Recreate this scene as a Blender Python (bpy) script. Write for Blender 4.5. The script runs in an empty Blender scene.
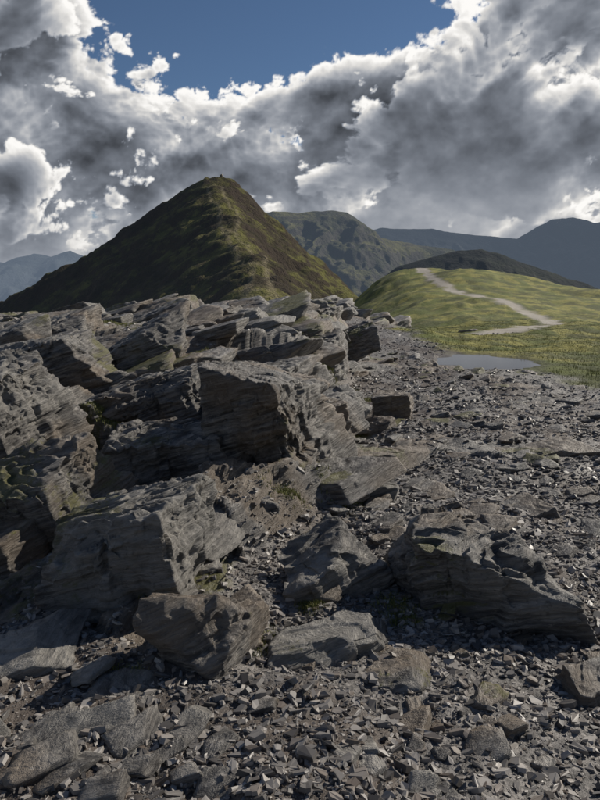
import bpy, bmesh, math, numpy as np
from mathutils import Vector
rng = np.random.default_rng(7)
EYE = 1.6
# ------------------------------------------------------------------ noise
def _h(ix, iy, iz, s):
    h = (ix*374761393 + iy*668265263 + iz*1274126177 + s*974634777) & 0xffffffff
    h = ((h ^ (h >> 13)) * 1274126177) & 0xffffffff
    h = h ^ (h >> 16)
    return (h & 0xffffff) / float(0xffffff)
def n2(x, y, s=0):
    ix = np.floor(x).astype(np.int64); iy = np.floor(y).astype(np.int64)
    fx = x-ix; fy = y-iy
    fx = fx*fx*fx*(fx*(fx*6-15)+10); fy = fy*fy*fy*(fy*(fy*6-15)+10)
    z = 0
    a = _h(ix, iy, z, s); b = _h(ix+1, iy, z, s); c = _h(ix, iy+1, z, s); d = _h(ix+1, iy+1, z, s)
    return (a*(1-fx)+b*fx)*(1-fy)+(c*(1-fx)+d*fx)*fy
def fbm2(x, y, s=0, o=4, g=.5):
    t = 0; a = 1; w = 0; c, sn = math.cos(.6), math.sin(.6)
    for i in range(o):
        t = t+a*n2(x, y, s+i*17); w += a; a *= g
        x, y = (x*c-y*sn)*2.03+7.1, (x*sn+y*c)*2.03-3.3
    return t/w
def n3(x, y, z, s=0):
    ix = np.floor(x).astype(np.int64); iy = np.floor(y).astype(np.int64); iz = np.floor(z).astype(np.int64)
    fx = x-ix; fy = y-iy; fz = z-iz
    fx = fx*fx*(3-2*fx); fy = fy*fy*(3-2*fy); fz = fz*fz*(3-2*fz)
    r = 0
    for dx in (0, 1):
        for dy in (0, 1):
            for dz in (0, 1):
                r = r+_h(ix+dx, iy+dy, iz+dz, s)*(fx if dx else 1-fx)*(fy if dy else 1-fy)*(fz if dz else 1-fz)
    return r
def fbm3(P, f, s=0, o=4, g=.5):
    t = 0; a = 1; w = 0
    for i in range(o):
        t = t+a*n3(P[:, 0]*f+i*3.1, P[:, 1]*f-i*5.7, P[:, 2]*f+i*1.9, s+i*13); w += a; a *= g; f *= 2.07
    return t/w
def sst(a, b, t):
    u = np.clip((t-a)/(b-a), 0, 1); return u*u*(3-2*u)
def vor(x, y, s):
    ix = np.floor(x).astype(np.int64); iy = np.floor(y).astype(np.int64)
    best = np.full(x.shape, 9e9); rid = np.zeros(x.shape); r2 = np.zeros(x.shape)
    for dx in (-1, 0, 1):
        for dy in (-1, 0, 1):
            jx = ix+dx+_h(ix+dx, iy+dy, 0, s); jy = iy+dy+_h(ix+dx, iy+dy, 0, s+5)
            d = (jx-x)**2+(jy-y)**2; m = d < best
            best = np.where(m, d, best); rid = np.where(m, _h(ix+dx, iy+dy, 0, s+9), rid)
            r2 = np.where(m, (x-jx)*(_h(ix+dx, iy+dy, 0, s+11)-.5)+(y-jy)*(_h(ix+dx, iy+dy, 0, s+12)-.5), r2)
    return rid, r2
def worley(x, y, s):
    ix = np.floor(x).astype(np.int64); iy = np.floor(y).astype(np.int64); best = np.full(x.shape, 9.)
    for dx in (-1, 0, 1):
        for dy in (-1, 0, 1):
            jx = ix+dx+.1+.8*_h(ix+dx, iy+dy, 0, s); jy = iy+dy+.1+.8*_h(ix+dx, iy+dy, 0, s+5)
            best = np.minimum(best, (jx-x)**2+(jy-y)**2)
    return np.sqrt(best)
# ------------------------------------------------------------------ terrain height
def gauss(x, y, cx, cy, sx, sy): return np.exp(-((x-cx)/sx)**2-((y-cy)/sy)**2)
def far_path_d(x, y):
    pts = [(7.2, 29), (10.5, 33), (13.5, 37), (15.2, 42), (16.5, 49), (17, 56), (15.5, 66), (15.5, 80), (17, 97), (19, 108)]
    best = np.full(x.shape, 9e9)
    for (ax, ay), (bx, by) in zip(pts[:-1], pts[1:]):
        vx, vy = bx-ax, by-ay; t = np.clip(((x-ax)*vx+(y-ay)*vy)/(vx*vx+vy*vy), 0, 1)
        best = np.minimum(best, np.hypot(x-ax-t*vx, y-ay-t*vy))
    return best
def H(x, y, full=False):
    x = np.asarray(x, float); y = np.asarray(y, float)
    oy = np.interp(y, [-40, 1.5, 3, 5, 7, 9, 12, 16, 19, 25, 35], [0, 0, .06, .33, .66, .90, 1.02, 1.0, .74, 0, 0])
    xb = np.interp(y, [0, 2, 3, 4.5, 5, 9.6, 13, 17, 25], [-1.2, -.9, -.5, -.1, .1, .3, .55, 1.0, 1.0])
    wob = (fbm2(x*1.6, y*1.6, 3, 3)-.5)*.9
    m = sst(.3, -.3, x+wob-xb)*sst(26, 20, y)*sst(-1, 1.2, y)
    kn = gauss(x, y, 1.0, 31, 3.4, 3.6)
    O = oy*m*(1-.22*sst(-3, -7, x))
    rm = np.clip(m*(.1+.9*sst(2.0, 3.0, y+(fbm2(x*1.5, y*1.5, 5, 2)-.5)*2))+sst(.25, .5, kn), 0, 1)
    slab = sst(.62, .67, fbm2(x*.9+4, y*.9, 41, 3))*sst(3.0, 4.5, y)*sst(22, 12, y)*.8
    B = np.interp(y, [-60, 0, 15, 24, 40, 120], [-4, 0, 0, -.3, -.85, -.85])
    hx = np.where(x < 20, (x-20)/15.0, (x-20)/16.0)
    hill = 4.7*np.exp(-np.abs(hx)**2.0-((y-100)/33)**2)
    rise = .72*gauss(x, y, -.5, 25, 4.5, 6)+1.15*gauss(x, y, 1.0, 31, 2.9, 3.2)
    z = B+hill+rise+O
    z -= np.minimum(np.maximum(y-34, 0)*.3, 30)*sst(13, -14, x-.02*(y-34))
    z -= .55*np.maximum(-9-x, 0)+.4*np.maximum(x-48, 0)+.5*np.maximum(y-118, 0)+.25*np.maximum(-60-y, 0)
    z += (fbm2(x*.08, y*.08, 21, 3)-.5)*1.6*sst(18, 50, y)
    near = sst(60, 25, y)
    z += (fbm2(x*.5, y*.5, 23, 3)-.5)*.22*near*sst(.5, 2, np.abs(y))
    pd = np.hypot((x-3.95)/1.15, (y-14.9)/1.75)+(fbm2(x*1.5, y*1.5, 77, 3)-.5)*.7
    flat = sst(1.9, 1.1, pd); z = z*(1-flat)
    z -= .06*sst(1.05, .7, pd)
    grass = sst(-.25, .5, x-np.interp(y, [-20, 6, 11, 17, 25, 34], [8, 6.2, 5.0, 3.5, 3.3, 5.5])+(fbm2(x*.9, y*.9, 51, 4)-.5)*1.6)
    grass = np.clip(grass, 0, 1)*sst(.0, .3, 1-rm)
    grass = np.maximum(grass, sst(34, 38, y))
    fp = far_path_d(x, y); trail = sst(1.1, .4, fp+(fbm2(x*.6, y*.6, 9, 3)-.5)*1.6)*sst(20, 30, y); grass = grass*(1-trail)
    rk = np.clip(np.maximum(rm, slab*(1-grass)), 0, 1)
    tone = fbm2(x*.9, y*.9, 111, 4)
    idx = np.nonzero(rk.ravel() > .01)[0]
    if len(idx):
        zr = z.ravel(); X = x.ravel()[idx]; Y = y.ravel()[idx]; R = rk.ravel()[idx]; RM = rm.ravel()[idx]
        wx = X+(fbm2(X*2, Y*2, 61, 3)-.5)*.12; wy = Y+(fbm2(X*2+9, Y*2, 62, 3)-.5)*.12
        ca, sa = math.cos(.55), math.sin(.55)
        ux, uy = (wx*ca+wy*sa)*.8, (-wx*sa+wy*ca)*1.2
        r1, p1 = vor(ux, uy, 5); r2, p2 = vor(ux*2.7, uy*2.7, 15)
        amp = (.12+.6*RM*sst(0, 2.2, Y-1))*(1-.45*sst(7, 11, Y))
        h = zr[idx]+((r1-.5)*.30+p1*.40+((r2-.5)*.08+p2*.12))*amp
        tl = .30*X+.06*Y
        fade = sst(16, 8, Y)
        for T, w in ((.16, .55), (.05, .6)):
            q = (h-tl+(fbm2(X*.8, Y*.8, 71, 2)-.5)*T*1.5)/T; fl = np.floor(q); fr = q-fl
            s = (fl+sst(.55, 1.0, fr))*T+tl
            h = h*(1-w*fade)+s*w*fade
        h += (fbm2(X*5, Y*5, 33, 4)-.5)*.06
        tmp = zr.copy(); tmp[idx] = zr[idx]*(1-R)+h*R; z = tmp.reshape(z.shape)
    z += (1-rk)*near*((fbm2(x*3, y*3, 35, 4)-.5)*.09+(fbm2(x*14, y*14, 36, 2)-.5)*.03)*(1-flat)
    z += grass*((fbm2(x*.55, y*.55, 37, 4)-.5)*.55)*sst(11, 18, y)*sst(400, 120, y)*(1-flat)
    z = np.maximum(z, -330+(fbm2(x*.002, y*.002, 3, 3))*30)
    if full: return z, rk, grass, sst(1.2, .8, pd), tone, trail
    return z
# ------------------------------------------------------------------ mesh helpers
def mk(name, V, F, mat, attrs=None, smooth=True, origin=None, parent=None):
    V = np.asarray(V, np.float32); F = np.asarray(F, np.int32)
    me = bpy.data.meshes.new(name)
    o = np.zeros(3, np.float32) if origin is None else np.asarray(origin, np.float32)
    me.vertices.add(len(V)); me.vertices.foreach_set('co', (V-o).ravel())
    k = F.shape[1]; me.loops.add(F.size); me.loops.foreach_set('vertex_index', F.ravel())
    me.polygons.add(len(F)); me.polygons.foreach_set('loop_start', np.arange(0, F.size, k, dtype=np.int32))
    me.update(calc_edges=True)
    me.polygons.foreach_set('use_smooth', np.full(len(me.polygons), smooth))
    for an, av in (attrs or {}).items():
        a = me.attributes.new(an, 'FLOAT', 'POINT'); a.data.foreach_set('value', np.asarray(av, np.float32))
    me.materials.append(mat)
    ob = bpy.data.objects.new(name, me); ob.location = o.tolist()
    bpy.context.scene.collection.objects.link(ob)
    if parent: ob.parent = parent
    return ob
def gridfaces(nr, nc):
    i = np.arange(nr-1)[:, None]*nc+np.arange(nc-1)[None, :]
    return np.stack([i, i+1, i+nc+1, i+nc], -1).reshape(-1, 4)
# ------------------------------------------------------------------ materials
class NT:
    def __init__(s, tree): s.t = tree; s.n = tree.nodes; s.l = tree.links
    def node(s, ty, **kw):
        n = s.n.new(ty)
        for k, v in kw.items(): setattr(n, k, v)
        return n
    def put(s, sock, v):
        if isinstance(v, bpy.types.NodeSocket): s.l.new(v, sock)
        else:
            if sock.type == 'RGBA' and len(v) == 3: v = (*v, 1)
            sock.default_value = v
    def math(s, op, a, b=0, c=None, clamp=False):
        n = s.node('ShaderNodeMath', operation=op, use_clamp=clamp); s.put(n.inputs[0], a); s.put(n.inputs[1], b)
        if c is not None: s.put(n.inputs[2], c)
        return n.outputs[0]
    def vmath(s, op, a, b=None):
        n = s.node('ShaderNodeVectorMath', operation=op); s.put(n.inputs[0], a)
        if b is not None: s.put(n.inputs[1], b)
        return n.outputs['Value'] if op in ('DOT_PRODUCT', 'LENGTH') else n.outputs[0]
    def mix(s, f, a, b, mode='MIX'):
        n = s.node('ShaderNodeMix', data_type='RGBA', blend_type=mode)
        s.put(n.inputs[0], f); s.put(n.inputs[6], a); s.put(n.inputs[7], b); return n.outputs[2]
    def fmix(s, f, a, b):
        n = s.node('ShaderNodeMix', data_type='FLOAT'); s.put(n.inputs[0], f); s.put(n.inputs[2], a); s.put(n.inputs[3], b); return n.outputs[0]
    def mr(s, v, a, b, c=0., d=1., smooth=True):
        n = s.node('ShaderNodeMapRange', interpolation_type='SMOOTHSTEP' if smooth else 'LINEAR')
        s.put(n.inputs[0], v)
        for i, q in enumerate((a, b, c, d)): s.put(n.inputs[i+1], q)
        return n.outputs[0]
    def noise(s, vec, sc, det=4, rough=.55, dist=0.):
        n = s.node('ShaderNodeTexNoise'); s.put(n.inputs['Vector'], vec)
        n.inputs['Scale'].default_value = sc; n.inputs['Detail'].default_value = det
        n.inputs['Roughness'].default_value = rough; n.inputs['Distortion'].default_value = dist
        return n.outputs[0]
    def attr(s, name):
        return s.node('ShaderNodeAttribute', attribute_name=name).outputs['Fac']
def newmat(name):
    m = bpy.data.materials.new(name); m.use_nodes = True; m.node_tree.nodes.clear()
    t = NT(m.node_tree); out = t.node('ShaderNodeOutputMaterial'); b = t.node('ShaderNodeBsdfPrincipled')
    t.l.new(b.outputs[0], out.inputs[0]); return m, t, b
CN = np.array([-.34, -.10, 1.0]); CN /= np.linalg.norm(CN)
def slate_nodes(t):
    g = t.node('ShaderNodeNewGeometry'); pos = g.outputs['Position']
    along = t.vmath('DOT_PRODUCT', pos, tuple(CN))
    sc = t.node('ShaderNodeVectorMath', operation='SCALE'); t.put(sc.inputs[0], tuple(CN*8.5)); t.put(sc.inputs[3], along)
    pv = t.vmath('ADD', pos, sc.outputs[0])
    strata = t.noise(pv, 5, 7, .68)
    grit = t.noise(pos, 30, 5, .75)
    tone = t.attr('tone')
    c = t.mix(t.mr(strata, .36, .66), (.052, .048, .045), (.265, .245, .220))
    c = t.mix(t.mr(tone, .48, .60, 0., .55), c, (.195, .145, .097))
    c = t.mix(t.mr(tone, .44, .34, 0., .4), c, (.32, .305, .275))
    c = t.mix(t.mr(grit, .52, .70, 0., .65), c, (.035, .030, .026))
    c = t.mix(t.mr(grit, .42, .30, 0., .55), c, (.42, .39, .34))
    up = t.node('ShaderNodeSeparateXYZ'); t.l.new(g.outputs['Normal'], up.inputs[0])
    ms = t.math('MULTIPLY', t.mr(t.math('ADD', t.attr('moss'), t.math('MULTIPLY', grit, .3)), .77, .84), t.mr(up.outputs[2], .15, .7))
    c = t.mix(t.math('MULTIPLY', ms, .8), c, t.mix(grit, (.03, .036, .010), (.19, .175, .045)))
    h = t.math('ADD', t.math('MULTIPLY', strata, .055), t.math('MULTIPLY', grit, .010))
    return c, h, pos, grit
def bump(t, h, bsdf, dist=1.0, strength=1.0):
    b = t.node('ShaderNodeBump'); b.inputs['Strength'].default_value = strength; b.inputs['Distance'].default_value = dist
    t.l.new(h, b.inputs['Height']); t.l.new(b.outputs[0], bsdf.inputs['Normal'])
slate, t, b = newmat('slate_rock')
c, h, p, gt = slate_nodes(t); t.put(b.inputs['Base Color'], c); b.inputs['Roughness'].default_value = .48; bump(t, h, b, 1., .9)
gm, t, b = newmat('ground_surface')
c, h, p, gt = slate_nodes(t)
vn = t.node('ShaderNodeTexVoronoi'); t.put(vn.inputs['Vector'], p); vn.inputs['Scale'].default_value = 42
bw = t.node('ShaderNodeSeparateColor'); t.l.new(vn.outputs['Color'], bw.inputs[0])
grav = t.mix(bw.outputs[0], (.045, .041, .038), (.25, .23, .212))
dirt = t.mix(gt, (.028, .022, .018), (.150, .120, .098))
tone = t.attr('tone')
gd = t.mix(t.mr(t.math('ADD', tone, t.math('MULTIPLY', gt, .2)), .58, .70), grav, dirt)
gd = t.mix(t.math('MULTIPLY', t.attr('trail'), .8), gd, (.40, .355, .29))
gh = t.math('ADD', t.math('MULTIPLY', bw.outputs[1], .014), t.math('MULTIPLY', gt, .018))
g2 = t.noise(p, 5, 5, .7); g3 = t.noise(p, .45, 5, .65)
gc = t.mix(t.mr(tone, .36, .64), (.11, .132, .020), (.27, .25, .055))
gc = t.mix(t.mr(g3, .47, .60, 0., .8), gc, (.052, .060, .014))
gc = t.mix(t.mr(g2, .44, .66, 0., .6), gc, (.055, .068, .014))
gc = t.mix(t.mr(gt, .55, .7, 0., .5), gc, (.27, .22, .09))
rk = t.attr('rock'); gr = t.attr('grass'); wet = t.attr('wet')
rke = t.mr(rk, .3, .6)
cc = t.mix(rke, gd, c); cc = t.mix(gr, cc, gc); cc = t.mix(t.math('MULTIPLY', wet, .6), cc, (.03, .026, .022))
hh = t.fmix(gr, t.fmix(rke, gh, h), t.math('MULTIPLY', g2, .14))
t.put(b.inputs['Base Color'], cc); t.put(b.inputs['Roughness'], t.fmix(gr, .52, .9)); b.inputs['Specular IOR Level'].default_value = .45; bump(t, hh, b, 1., .9)
cm, t, b = newmat('slate_chips'); r = t.attr('rnd')
c = t.mix(r, (.045, .041, .039), (.33, .305, .28)); c = t.mix(t.mr(t.attr('brn'), .65, 1, 0, .6), c, (.15, .115, .088))
t.put(b.inputs['Base Color'], c); b.inputs['Roughness'].default_value = .5; b.inputs['Specular IOR Level'].default_value = .5
bm_, t, b = newmat('grass_blades'); r = t.attr('rnd')
c = t.mix(r, (.06, .085, .016), (.28, .255, .07)); t.put(b.inputs['Base Color'], c); b.inputs['Roughness'].default_value = .7
wm, t, b = newmat('puddle_water'); b.inputs['Base Color'].default_value = (.06, .055, .05, 1); b.inputs['Roughness'].default_value = .10; b.inputs['IOR'].default_value = 1.9
def hillmat(name, lo, hi, rock, haze, sc, hz=(.30, .38, .50), path=False, rk=.85):
    m, t, b = newmat(name); g = t.node('ShaderNodeNewGeometry'); p = g.outputs['Position']
    a = t.noise(p, sc, 6, .65); d = t.noise(p, sc*5, 6, .75)
    c = t.mix(t.mr(a, .42, .58), lo, hi); c = t.mix(t.mr(d, .47, .6, 0, rk), c, rock)
    up = t.node('ShaderNodeSeparateXYZ'); t.l.new(g.outputs['Normal'], up.inputs[0])
    c = t.mix(t.mr(up.outputs[2], .82, .68, 0, .9), c, rock)
    if path: c = t.mix(t.math('MULTIPLY', t.attr('path'), .6), c, (.26, .22, .14))
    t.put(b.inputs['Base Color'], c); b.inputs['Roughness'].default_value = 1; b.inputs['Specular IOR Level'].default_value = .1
    b.inputs['Emission Color'].default_value = (*hz, 1); b.inputs['Emission Strength'].default_value = haze  # aerial haze painted as a fixed bluish emission per hill, no atmosphere
    bump(t, t.math('ADD', d, t.math('MULTIPLY', a, 2.)), b, 1.6/sc*.07, 1.); return m
# ------------------------------------------------------------------ ground sheet
def grow(start, d0, r, end):
    out = []; x = start; d = d0
    while x < end: d *= r; x += d; out.append(x)
    return out
xr = grow(2.4, .022, 1.022, 22000); xs = np.array([-v for v in xr[::-1]]+list(np.arange(-2.4, 2.401, .022))+xr)
ys = np.array([-v for v in grow(-1.2, .05, 1.2, 22000)[::-1]]+list(np.arange(1.2, 6, .022))+grow(6, .022, 1.012, 22000))
X, Y = np.meshgrid(xs, ys)
Z, RK, GR, WET, TN, TR = H(X, Y, True)
MOSS = fbm2(X*1.4, Y*1.4, 222, 4)
mk('ground', np.stack([X, Y, Z], -1).reshape(-1, 3), gridfaces(len(ys), len(xs)), gm, {'rock': RK.ravel(), 'grass': GR.ravel(), 'wet': WET.ravel(), 'tone': TN.ravel(), 'moss': MOSS.ravel(), 'trail': TR.ravel()})
a = np.linspace(0, 2*math.pi, 64, endpoint=False)
V = [(3.95, 14.9, -.035)]+[(3.95+1.35*math.cos(q), 14.9+2.0*math.sin(q), -.035) for q in a]
mk('puddle', V, [(0, i+1, (i+1) % 64+1) for i in range(64)], wm)
# ------------------------------------------------------------------ rocks
ICO = {}
def ico(l):
    if l not in ICO:
        bm = bmesh.new(); bmesh.ops.create_icosphere(bm, subdivisions=l, radius=1)
        D = np.array([v.co[:] for v in bm.verts]); F = np.array([[v.index for v in f.verts] for f in bm.faces]); bm.free()
        ICO[l] = (D/np.linalg.norm(D, axis=1)[:, None], F)
    return ICO[l]
def rotm(ax, an):
    ax = np.array(ax, float); ax /= np.linalg.norm(ax); K = np.array([[0, -ax[2], ax[1]], [ax[2], 0, -ax[0]], [-ax[1], ax[0], 0]])
    return np.eye(3)+math.sin(an)*K+(1-math.cos(an))*K@K
def rock(c, s, rz=0., seed=0, lvl=6, tx=0., ty=None, pw=80):
    r = np.random.default_rng(seed); D, F = ico(lvl)
    N = [(1, 0, 0), (-1, 0, 0), (0, 1, 0), (0, -1, 0), (0, 0, 1), (0, 0, -1)]; N = [np.array(n)+r.normal(0, .18, 3) for n in N]
    d = [r.uniform(.72, .9) for _ in N]
    for i in range(8):
        n = r.normal(0, 1, 3); N.append(n); d.append(r.uniform(.88, 1.12))
    N = np.array(N); N /= np.linalg.norm(N, axis=1)[:, None]; d = np.array(d)
    q = np.clip(D@N.T, 0, None)/d; R = (q**pw).sum(1)**(-1/pw)
    P = D*R[:, None]*np.array(s)*1.12
    ty = -.26 if ty is None else ty
    M = rotm((0, 1, 0), ty+r.normal(0, .07))@rotm((1, 0, 0), .08+tx+r.normal(0, .07))@rotm((0, 0, 1), rz)
    P = P@M.T; S = min(s); W = P+np.array(c)
    al = W@CN; rad = P-np.outer(P@CN, CN); rl = np.linalg.norm(rad, axis=1)+1e-6; side = sst(.35, .9, rl/np.linalg.norm(P, axis=1)); rad /= rl[:, None]
    ja = np.floor((W[:, 0]*.8+W[:, 1]*.6)*5.5+seed).astype(np.int64); jb = np.floor((W[:, 0]*-.6+W[:, 1]*.8)*4.0).astype(np.int64)
    off = (fbm3(W, 1.3, seed, 2)-.5)*.12
    for T, A in ((.12, .18), (.042, .08), (.015, .03)):
        k = (al+off*T*4)/T+seed*1.7; k0 = np.floor(k); f = sst(.88, 1, k-k0); kz = k0.astype(np.int64)
        v = _h(kz, ja, jb, seed)*(1-f)+_h(kz+1, ja, jb, seed)*f
        v2 = _h(kz, 0, 0, seed)*(1-f)+_h(kz+1, 0, 0, seed)*f
        v = (.45*v+.55*v2)*sst(.34, .56, fbm3(W, .5/T*.4, seed+4, 2))
        P = P-rad*(v*side*A*min(S, .4)/.4)[:, None]
    W = P+np.array(c)
    dirn = P/(np.linalg.norm(P, axis=1)[:, None]+1e-6)
    e = fbm3(W, 3.2, seed+1, 2); e2 = np.abs(fbm3(W, 7, seed+2, 4)-.5)
    tp = sst(.0, .5, P@CN/(S+1e-6))
    Wa = W*np.array([1.0, 2.2, 1.0]); sv = fbm3(Wa, 1.9, seed+8, 3)*9+(P[:, 0]*.8+P[:, 1]*.5)*2.0; s0 = np.floor(sv); sh = (s0+sst(.7, 1, sv-s0)-sv)/9
    P = P-np.outer(tp*(sh)*.42*min(S, .3)/.3, CN)
    P = P+dirn*((np.abs(e-.5)-.1)*-.18*S+(e2-.08)*-.08*min(S*2, .5)+(fbm3(W, 24, seed+6, 2)-.5)*.008)[:, None]
    W = P+np.array(c)
    return W, F
def rattr(W, seed=0):
    o = seed*.37
    return {'tone': fbm3(W+o, 1.6, 5, 3), 'moss': fbm3(W, 1.5, 9, 3)}
hero = [
 (.80, 3.32, .13, .36, .34, .29, .05, 11, 7), (.17, 3.5, .06, .28, .26, .18, .3, 12, 7), (-.88, 3.45, .16, .46, .36, .32, -.45, 43, 7),
 (-.40, 2.80, .06, .23, .22, .21, -.35, 14, 7), (.13, 2.84, .03, .32, .2, .09, .3, 15, 7), (.36, 2.66, .0, .18, .14, .06, -.4, 16, 6),
 (-.16, 5.30, .26, .46, .62, .66, -.45, 57, 7), (-1.12, 6.0, .52, .52, .5, .32, -.3, 18, 7), (-.95, 5.0, .24, .6, .42, .30, -.2, 19, 7),
 (-2.2, 5.1, .46, .5, .6, .68, -.35, 60, 7), (-1.75, 8.1, .84, .42, .4, .27, -.2, 21, 6), (-.6, 8.6, .68, .88, .4, .14, .1, 22, 6),
 (-1.25, 11, .88, .5, .4, .26, .3, 23, 6), (.95, 13, .45, .6, .5, .32, .0, 24, 6), (1.15, 8.4, .12, .28, .2, .18, -.3, 25, 6),
 (.78, 6.1, .04, .3, .2, .09, .1, 26, 6), (2.2, 6.4, .0, .5, .2, .07, .1, 27, 6), (1.18, 2.55, .0, .18, .14, .08, .2, 28, 6),
 (-.78, 2.2, -.02, .26, .16, .05, .2, 29, 6), (-.66, 2.5, .0, .22, .16, .05, -.2, 30, 6), (.45, 5.0, .04, .3, .25, .10, .2, 32, 6),
 (-1.62, 4.2, .22, .45, .42, .30, -.3, 33, 7), (-1.25, 2.75, .0, .30, .2, .07, .4, 34, 6), (-2.6, 7.2, .74, .65, .55, .32, -.2, 35, 6),
 (-3.4, 9.5, .80, .75, .5, .32, .1, 36, 6), (-.35, 7.1, .56, .5, .4, .22, -.3, 37, 6), (.2, 10.2, .52, .5, .5, .34, -.3, 38, 6),
 (-2.6, 12, .92, .8, .5, .22, .2, 39, 6), (.1, 14.5, .82, .8, .6, .24, .1, 40, 6), (1.55, 4.6, .0, .2, .16, .07, .3, 41, 6),
 (.15, 6.5, .34, .34, .3, .24, -.4, 61, 6), (.45, 7.5, .28, .3, .28, .2, -.5, 62, 6), (-.35, 4.25, .10, .26, .24, .16, -.3, 63, 6),
]
for i, (cx, cy, cz, sx, sy, sz, rz, sd, lv) in enumerate(hero):
    V, F = rock((cx, cy, cz), (sx, sy, sz), rz, sd, lv, ty=(-.12 if sd in (57, 60) else None))
    mk('slate_boulder', V, F, slate, rattr(V, sd), origin=(cx, cy, cz))
def merged(name, items):
    Vs = []; Fs = []; n = 0
    for V, F in items: Vs.append(V); Fs.append(F+n); n += len(V)
    V = np.concatenate(Vs); return mk(name, V, np.concatenate(Fs), slate, rattr(V))
items = []; k = 0
while len(items) < 165:
    y = 3.2+20*rng.random()**1.0; x = rng.uniform(-.5*y-.4, 1.0); k += 1
    z, rk_, g_, w_, _t, _r = [float(v[0]) for v in H(np.array([x]), np.array([y]), True)]
    if rk_ < .6: continue
    s = rng.uniform(.14, .38)*(.7+y*.05)
    items.append(rock((x, y, z-.12*s), (s*rng.uniform(1.0, 1.7), s*rng.uniform(.8, 1.2), s*rng.uniform(.25, .6)), rng.uniform(-.8, .5), 100+k, 6 if y < 6 else 5))
for i in range(45):
    x = rng.normal(1.0, 2.4); y = rng.normal(30, 2.0); z = float(H(np.array([x]), np.array([y]))[0]); s = rng.uniform(.2, .5)
    items.append(rock((x, y, z-.2*s), (s*1.6, s, s*.5), rng.uniform(-.6, .9), 400+i, 4))
merged('rock_outcrop', items)
items = []
for i in range(340):
    y = 1.9+14*rng.random()**1.6; x = rng.uniform(np.interp(y, [2, 5, 10, 17], [-1.3, .2, .6, 1.2]), np.interp(y, [2, 11, 17], [2.2, 5.2, 3.6]))
    if math.hypot((x-3.95)/1.3, (y-14.9)/1.9) < 1: continue
    z = float(H(np.array([x]), np.array([y]))[0]); s = rng.uniform(.02, .09)*(.8+y*.06)
    items.append(rock((x, y, z), (s*rng.uniform(1, 1.8), s*rng.uniform(.7, 1.3), s*rng.uniform(.2, .45)), rng.uniform(0, 6), 700+i, 4, tx=rng.normal(0, .15)))
merged('loose_slabs', items)
# ------------------------------------------------------------------ slate chips
def chips(n, y0, y1, smin, smax, seed):
    r = np.random.default_rng(seed)
    y = r.uniform(y0, y1, n); x = r.uniform(-.48, .48, n)*(y+1.5)
    z, rk_, gr_, w_, _t, _r = H(x, y, True)
    keep = (r.random(n) < np.where(rk_ > .5, .2, 1.0))*(gr_ < .45)*(w_ < .5)*(r.random(n) < .55+.8*sst(.38, .6, fbm2(x*1.3, y*1.3, 88, 3)))
    keep = keep.astype(bool); x, y, z = x[keep], y[keep], z[keep]; n = len(x)
    s = smin*(smax/smin)**(r.random(n)**2.4)
    a = np.linspace(0, 2*np.pi, 6, endpoint=False)[None, :]+r.normal(0, .3, (n, 6)); rad = r.uniform(.5, 1.15, (n, 6)); asp = r.uniform(.3, .8, n)
    px = np.cos(a)*rad*s[:, None]; py = np.sin(a)*rad*(s*asp)[:, None]; th = s*r.uniform(.06, .3, n)
    top = np.stack([px, py, th[:, None]*r.uniform(.6, 1.3, (n, 6))], -1)*np.array([.9, .9, 1]); bot = np.stack([px, py, -np.repeat(th[:, None], 6, 1)], -1)
    P = np.concatenate([top, bot], 1)
    rz = r.uniform(0, 6.28, n); t1 = r.normal(0, .27, n)+.08; t2 = r.normal(0, .27, n)-.05
    def R(P, i, j, an):
        c, s_ = np.cos(an)[:, None], np.sin(an)[:, None]; A = P[..., i]*c-P[..., j]*s_; B = P[..., i]*s_+P[..., j]*c; P = P.copy(); P[..., i] = A; P[..., j] = B; return P
    P = R(P, 0, 1, rz); P = R(P, 0, 2, t1); P = R(P, 1, 2, t2)
    P += np.stack([x, y, z+th*.5], -1)[:, None, :]
    f = [(0, 1, 2), (0, 2, 3), (0, 3, 4), (0, 4, 5)]
    for i in range(6): j = (i+1) % 6; f += [(i, i+6, j+6), (i, j+6, j)]
    F = (np.array(f)[None]+(np.arange(n)*12)[:, None, None]).reshape(-1, 3)
    return P.reshape(-1, 3), F, np.repeat(r.random(n)**1.3, 12), np.repeat(r.random(n), 12)
parts = [chips(76000, 1.4, 4.2, .005, .040, 1), chips(40000, 4, 8, .009, .05, 2), chips(20000, 8, 14, .016, .065, 3), chips(12000, 14, 30, .03, .08, 4)]
n = 0; Vs = []; Fs = []; Rs = []; Bs = []
for P, F, R_, B_ in parts: Vs.append(P); Fs.append(F+n); Rs.append(R_); Bs.append(B_); n += len(P)
mk('slate_scree', np.concatenate(Vs), np.concatenate(Fs), cm, {'rnd': np.concatenate(Rs), 'brn': np.concatenate(Bs)}, smooth=False)
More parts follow.
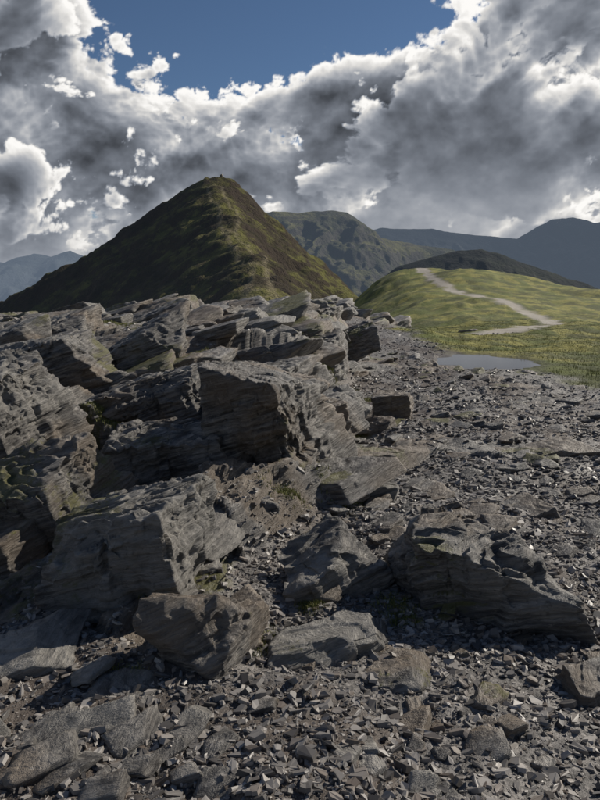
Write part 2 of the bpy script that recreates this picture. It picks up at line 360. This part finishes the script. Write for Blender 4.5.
# ------------------------------------------------------------------ grass
def blades(x, y, z, h, seed, per=7, spread=.03):
    r = np.random.default_rng(seed); n = len(x)*per
    X = np.repeat(x, per)+r.normal(0, spread, n); Y = np.repeat(y, per)+r.normal(0, spread, n); Zb = np.repeat(z, per); hh = np.repeat(h, per)*r.uniform(.5, 1.2, n)
    a = r.uniform(0, 6.28, n); w = hh*.07+.001; ln = r.normal(0, .45, (n, 2))*hh[:, None]
    b0 = np.stack([X-np.cos(a)*w, Y-np.sin(a)*w, Zb-.01], -1); b1 = np.stack([X+np.cos(a)*w, Y+np.sin(a)*w, Zb-.01], -1)
    m = np.stack([X+ln[:, 0]*.35, Y+ln[:, 1]*.35, Zb+hh*.6], -1); tp = np.stack([X+ln[:, 0], Y+ln[:, 1], Zb+hh*.95], -1)
    m2 = m+np.stack([np.cos(a)*w*.8, np.sin(a)*w*.8, 0*w], -1)
    P = np.stack([b0, b1, m2, m, tp], 1).reshape(-1, 3)
    F = (np.array([(0, 1, 2), (0, 2, 3), (3, 2, 4)])[None]+(np.arange(n)*5)[:, None, None]).reshape(-1, 3)
    return P, F, np.repeat(np.clip(r.normal(.5, .28, n), 0, 1), 5)
r = np.random.default_rng(5)
n = 60000; y = 9+35*r.random(n)**1.5; x = r.uniform(2.5, .47*44+2, n); k = x < .5*y+2; x, y = x[k], y[k]
z, rk_, gr_, w_, _t, _r = H(x, y, True); k = (gr_ > .4)&(w_ < .2)&(r.random(len(x)) < .5+.6*fbm2(x*.8, y*.8, 4, 3)); x, y, z = x[k], y[k], z[k]
P, F, R_ = blades(x, y, z, r.uniform(.025, .06, len(x)), 6, 6, .06)
mk('grass', P, F, bm_, {'rnd': R_})
cl = [(-.13, 2.82, .16), (-.72, 2.6, .10), (-.62, 3.02, .14), (.46, 3.2, .14), (1.22, 3.2, .12), (.3, 4.7, .25), (.28, 5.3, .3), (-.55, 6.1, .3), (-1.0, 6.6, .3), (.1, 6.3, .3), (.55, 7.8, .35), (.4, 8.9, .35), (-1.3, 7.6, .3), (-1.1, 8.4, .35), (-2.1, 6.2, .3), (-1.6, 5.6, .25), (1.0, 9.8, .35), (.6, 10.6, .4), (.05, 3.2, .1), (-2.4, 8.6, .4), (-.4, 10, .5), (-1.9, 10.5, .5), (-.2, 12.8, .5), (-3, 11, .5), (.5, 3.05, .1), (-.1, 4.4, .2)]
xs_, ys_ = [], []
for cx, cy, rr in cl:
    m = int(100+900*rr); xs_.append(r.normal(cx, rr*.35, m)); ys_.append(r.normal(cy, rr*.35, m))
x = np.concatenate(xs_); y = np.concatenate(ys_); z = H(x, y)
P, F, R_ = blades(x, y, z, r.uniform(.010, .026, len(x))*(.7+y*.06), 8, 6, .012)
mk('grass_tufts', P, F, bm_, {'rnd': R_*.8})
# ------------------------------------------------------------------ mountain
gx = np.arange(-620, 330, 2.2); gy = np.arange(60, 1000, 2.4); X, Y = np.meshgrid(gx, gy)
pf = np.array([(-.8, -.22), (-.42, -.012), (-.35, .022), (-.28, .055), (-.21, .1), (-.154, .137), (-.133, .149), (-.115, .153), (-.095, .149), (-.077, .134), (-.053, .106), (-.014, .072), (.042, .024), (.063, .004), (.1, -.04), (.3, -.28)])*700
xw = X+(fbm2(X*.012, Y*.012, 91, 3)-.5)*18
top = np.interp(xw, pf[:, 0], pf[:, 1])
z1 = top-.58*np.abs(Y-700)
sp = [(0, 60, -16), (-8, 150, -12), (-14, 250, -4), (-22, 380, 10), (-50, 500, 36), (-58, 580, 60), (-80, 670, 84)]
z2 = np.full(X.shape, -999.); pd = np.full(X.shape, 999.)
for (ax, ay, az), (bx, by, bz) in zip(sp[:-1], sp[1:]):
    vx, vy = bx-ax, by-ay; tt = np.clip(((X-ax)*vx+(Y-ay)*vy)/(vx*vx+vy*vy), 0, 1)
    d = np.hypot(X-ax-tt*vx, Y-ay-tt*vy); z2 = np.maximum(z2, az+(bz-az)*tt-.74*(np.sqrt(d*d+120)-11)); pd = np.minimum(pd, np.abs(d-6-10*(fbm2(X*.02, Y*.02, 14, 3)-.5)))
kk = 5.; Zm = kk*np.logaddexp(z1/kk, z2/kk)
fine_m = fbm2(X*.05, Y*.05, 93, 5)
crag = np.floor(Zm/7+fine_m*3)*7-(Zm+fine_m*21)
Zm += (np.abs(fbm2(X*.02, Y*.02, 92, 5)-.5)*-30+3)*sst(0, 60, 110-Zm)*.8+(fine_m-.5)*7*sst(-5, 30, 112-Zm)+crag*.22*sst(.5, .62, fbm2(X*.015, Y*.015, 97, 3))+(fbm2(X*.25, Y*.25, 99, 3)-.5)*2.2
mk('mountain', np.stack([X, Y, Zm+EYE-.5], -1).reshape(-1, 3), gridfaces(len(gy), len(gx)), hillmat('mountain_slopes', (.044, .036, .018), (.130, .125, .036), (.046, .033, .023), .018, .014, path=True, rk=.75), {'path': sst(1.6, .6, pd).ravel()})
i = np.argmax(Zm); P0 = np.array([X.ravel()[i], Y.ravel()[i], Zm.ravel()[i]+EYE-.5])
V, F = rock(P0+[0, 0, .4], (1.6, 1.6, 1.3), 0, 5, 4); mk('summit_cairn', V, F, slate, rattr(V), origin=P0)
# ------------------------------------------------------------------ background ridges
def ridge(name, Yd, prof, depth, slope, mat, seed, amp, res):
    pr = np.array([((px-300)/714., (285-py)/725.) for px, py in prof])*Yd
    x = np.linspace(pr[0, 0], pr[-1, 0], res); v = np.concatenate([np.linspace(-depth, 0, res//2), np.linspace(0, depth*.5, res//6)[1:]])
    X, Yv = np.meshgrid(x, v); Yw = Yd+Yv
    t_ = np.interp(X+(fbm2(X/Yd*14, Yv/Yd*14, seed+3, 3)-.5)*Yd*.03, pr[:, 0], pr[:, 1])
    g = np.abs(fbm2(X/Yd*16, Yv/Yd*9, seed, 5)-.5)*2
    Z = t_-slope*np.abs(Yv)**1.0-(amp*Yd)*g*sst(0, .08*Yd, np.abs(Yv))*1.6+(fbm2(X/Yd*60, Yv/Yd*60, seed+8, 4)-.5)*.003*Yd
    mk(name, np.stack([X, Yw, Z+EYE], -1).reshape(-1, 3), gridfaces(len(v), len(x)), mat)
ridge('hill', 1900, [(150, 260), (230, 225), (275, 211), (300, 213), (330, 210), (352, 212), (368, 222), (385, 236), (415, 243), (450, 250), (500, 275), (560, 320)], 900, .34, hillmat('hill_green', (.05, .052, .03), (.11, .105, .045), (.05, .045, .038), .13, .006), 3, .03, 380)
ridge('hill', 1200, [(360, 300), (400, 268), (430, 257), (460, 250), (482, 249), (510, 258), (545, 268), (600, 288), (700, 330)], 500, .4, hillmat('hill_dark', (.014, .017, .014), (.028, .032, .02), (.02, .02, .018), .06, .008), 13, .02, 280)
ridge('distant_fells', 4500, [(300, 262), (340, 240), (380, 228), (430, 229), (470, 234), (520, 238), (538, 228), (552, 219), (570, 217), (590, 222), (640, 215), (760, 250)], 1600, .3, hillmat('fells_blue', (.014, .018, .02), (.02, .024, .025), (.016, .018, .02), .23, .003), 23, .022, 380)  # distance haze put into the bluish base colours and emission
ridge('distant_fells', 5200, [(-160, 240), (-60, 256), (0, 262), (28, 253), (45, 256), (66, 250), (90, 258), (150, 262), (220, 285)], 1500, .25, hillmat('fells_left', (.03, .036, .04), (.04, .046, .045), (.035, .04, .045), .34, .003), 33, .02, 260)  # blue-grey base and stronger emission paint the haze here too
# ------------------------------------------------------------------ sun
AZ, EL = math.radians(58), math.radians(34)
S = Vector((math.sin(AZ)*math.cos(EL), math.cos(AZ)*math.cos(EL), math.sin(EL)))
L = bpy.data.lights.new('sun', 'SUN'); L.energy = 5; L.angle = math.radians(.5); L.color = (1, .93, .82)
lo = bpy.data.objects.new('sun', L); lo.rotation_euler = (-S).to_track_quat('-Z', 'Y').to_euler(); bpy.context.scene.collection.objects.link(lo)
# ------------------------------------------------------------------ clouds: ring of sky geometry 17 km away, below the sun
def asym(step, a, end, r):
    out = list(np.arange(0, a, step)); d = step; x = out[-1]
    while x < end: d *= r; x += d; out.append(min(x, end))
    return out
ha = asym(.07, 33, 180, 1.05); U1 = np.array([-v for v in ha[::-1][:-1]]+ha)
V1 = np.concatenate([np.arange(-1.5, 24, .07), np.linspace(24.3, 32, 24)])
U, V = np.meshgrid(U1, V1)
def bil(u, v, s, seed, o):
    u = u+(fbm2(u*s*.9, v*s*.9, seed+50, 3)-.5)*.55/s; v = v+(fbm2(u*s*.9+31, v*s*.9, seed+51, 3)-.5)*.55/s
    t = 0; w = 0; a = 1
    for i in range(o): t = t+a*(1-worley(u*s+i*7, v*s+i*3, seed+i)*1.15); w += a; a *= .55; s *= 2.1
    return t/w
def el(u, v, cu, cv, ru, rv): return np.exp(-((u-cu)/ru)**2-((v-cv)/rv)**2)
def gapf(u, v): return np.maximum(el(u, v, -6, 19.5, 8.5, 5.4), el(u, v, 5, 21.3, 7.5, 4.0))
def cov_main(u, v):
    c = .10+.12*sst(20, 8, v)-1.2*gapf(u, v)
    c = c+.40*el(u, v, 10, 12, 11, 5)+.15*el(u, v, 20, 18, 7, 5)+.30*el(u, v, -12, 9.5, 9, 3)+.42*el(u, v, -21, 19, 6, 3.6)
    return c-.9*sst(50, 100, np.abs(u))
layers = [
 (.42, 300, lambda u, v: .05+.30*sst(10, 5, v)-.6*gapf(u, v)-.4*sst(14, 18, v)-.6*sst(60, 110, np.abs(u)), .9, .9),
 (.21, 400, cov_main, 1.3, 1.15),
 (.15, 500, lambda u, v: -.28+.62*el(u, v, 15, 10, 9, 4)+.52*el(u, v, -20, 8, 8, 3)+.5*el(u, v, 24, 19, 5, 4)+.38*el(u, v, 4, 9, 7, 2.5)+.3*el(u, v, -9, 12, 6, 2)+.3*el(u, v, -21, 19, 6, 4)-.9*gapf(u, v), 1.45, 1.6),
]
alp = sst(6.5, 1.5, V)*.9
lum = .30+.34*sst(.35, .65, fbm2(U*.12, V*.55, 600, 4))-.12*sst(4, 1, V)*sst(-10, -20, U)
for s, sd, cf, gn, dk in layers:
    def den(u, v, o): return cf(u, v)+(bil(u, v*1.35, s, sd, o)-.42)*gn+(fbm2(u*s*.45, v*s*.6, sd+90, 3)-.5)*.9
    d = den(U, V, 6)+(fbm2(U*s*9, V*s*11, sd+70, 4)-.5)*.16
    a = sst(.0, .12, d); tau = np.clip(d, 0, 1.2)
    st = 0
    for q in (.5, 1.3, 2.6): st = st+np.clip(den(U+.7*q, V+.6*q, 4), 0, 1)*(q*.55+.3)
    sm = np.clip(st/2.2, 0, 2)
    B = .08+1.0*np.exp(-3.2*dk*sm)*np.exp(-1.3*dk*tau)+.16*np.exp(-1.5*sm)+.20*(fbm2(U*s*3, V*s*4, sd+33, 5)-.5)
    lum = np.where(alp > 0, (lum*alp*(1-a)+B*a)/np.maximum(alp*(1-a)+a, 1e-5), B); alp = alp*(1-a)+a
haze = sst(7, 0, V)*.5; lum = lum*(1-haze)+.42*haze
lum = lum+.20*el(U, V, 12, 5.5, 13, 3.0)
glow = el(U, V, 17, 20, 9, 8); lum = lum*(1+.3*glow)
alp = alp*sst(32, 27, V)
ur, vr = np.radians(U), np.radians(V); Rr = 17000.
W = np.stack([np.sin(ur)*np.cos(vr), np.cos(ur)*np.cos(vr), np.sin(vr)], -1).reshape(-1, 3)*Rr
sm_ = bpy.data.materials.new('cloud_sky'); sm_.use_nodes = True; sm_.node_tree.nodes.clear(); t = NT(sm_.node_tree)
out = t.node('ShaderNodeOutputMaterial'); em = t.node('ShaderNodeEmission'); tr = t.node('ShaderNodeBsdfTransparent'); mx = t.node('ShaderNodeMixShader')
lv = t.attr('lum'); col = t.mix(t.mr(lv, .12, .75), (.84, .93, 1.10), (1.02, 1.0, .97)); t.l.new(col, em.inputs[0]); t.l.new(lv, em.inputs[1])
t.l.new(t.attr('alpha'), mx.inputs[0]); t.l.new(tr.outputs[0], mx.inputs[1]); t.l.new(em.outputs[0], mx.inputs[2]); t.l.new(mx.outputs[0], out.inputs[0])
sm_.cycles.emission_sampling = 'NONE'
mk('sky', W, gridfaces(len(V1), len(U1)), sm_, {'lum': np.clip(lum, .02, .97).ravel(), 'alpha': alp.ravel()})
w = bpy.data.worlds.new('World'); bpy.context.scene.world = w; w.use_nodes = True; w.node_tree.nodes.clear()
t = NT(w.node_tree); out = t.node('ShaderNodeOutputWorld')
sky = t.node('ShaderNodeTexSky', sky_type='NISHITA', sun_disc=False, sun_elevation=EL, sun_rotation=AZ)
sky.dust_density = 0.; sky.ozone_density = 4.; sky.altitude = 1500.
b1 = t.node('ShaderNodeBackground'); t.l.new(sky.outputs[0], b1.inputs[0]); b1.inputs[1].default_value = .06
t.l.new(b1.outputs[0], out.inputs[0])
# ------------------------------------------------------------------ camera
cam = bpy.data.cameras.new('camera'); cam.sensor_fit = 'VERTICAL'; cam.angle = math.radians(60); cam.clip_start = .05; cam.clip_end = 60000
co = bpy.data.objects.new('camera', cam); co.location = (0, 0, EYE); co.rotation_euler = (math.radians(90-9.42), 0, 0)
bpy.context.scene.collection.objects.link(co); bpy.context.scene.camera = co
bpy.context.scene.view_settings.view_transform = 'Standard'
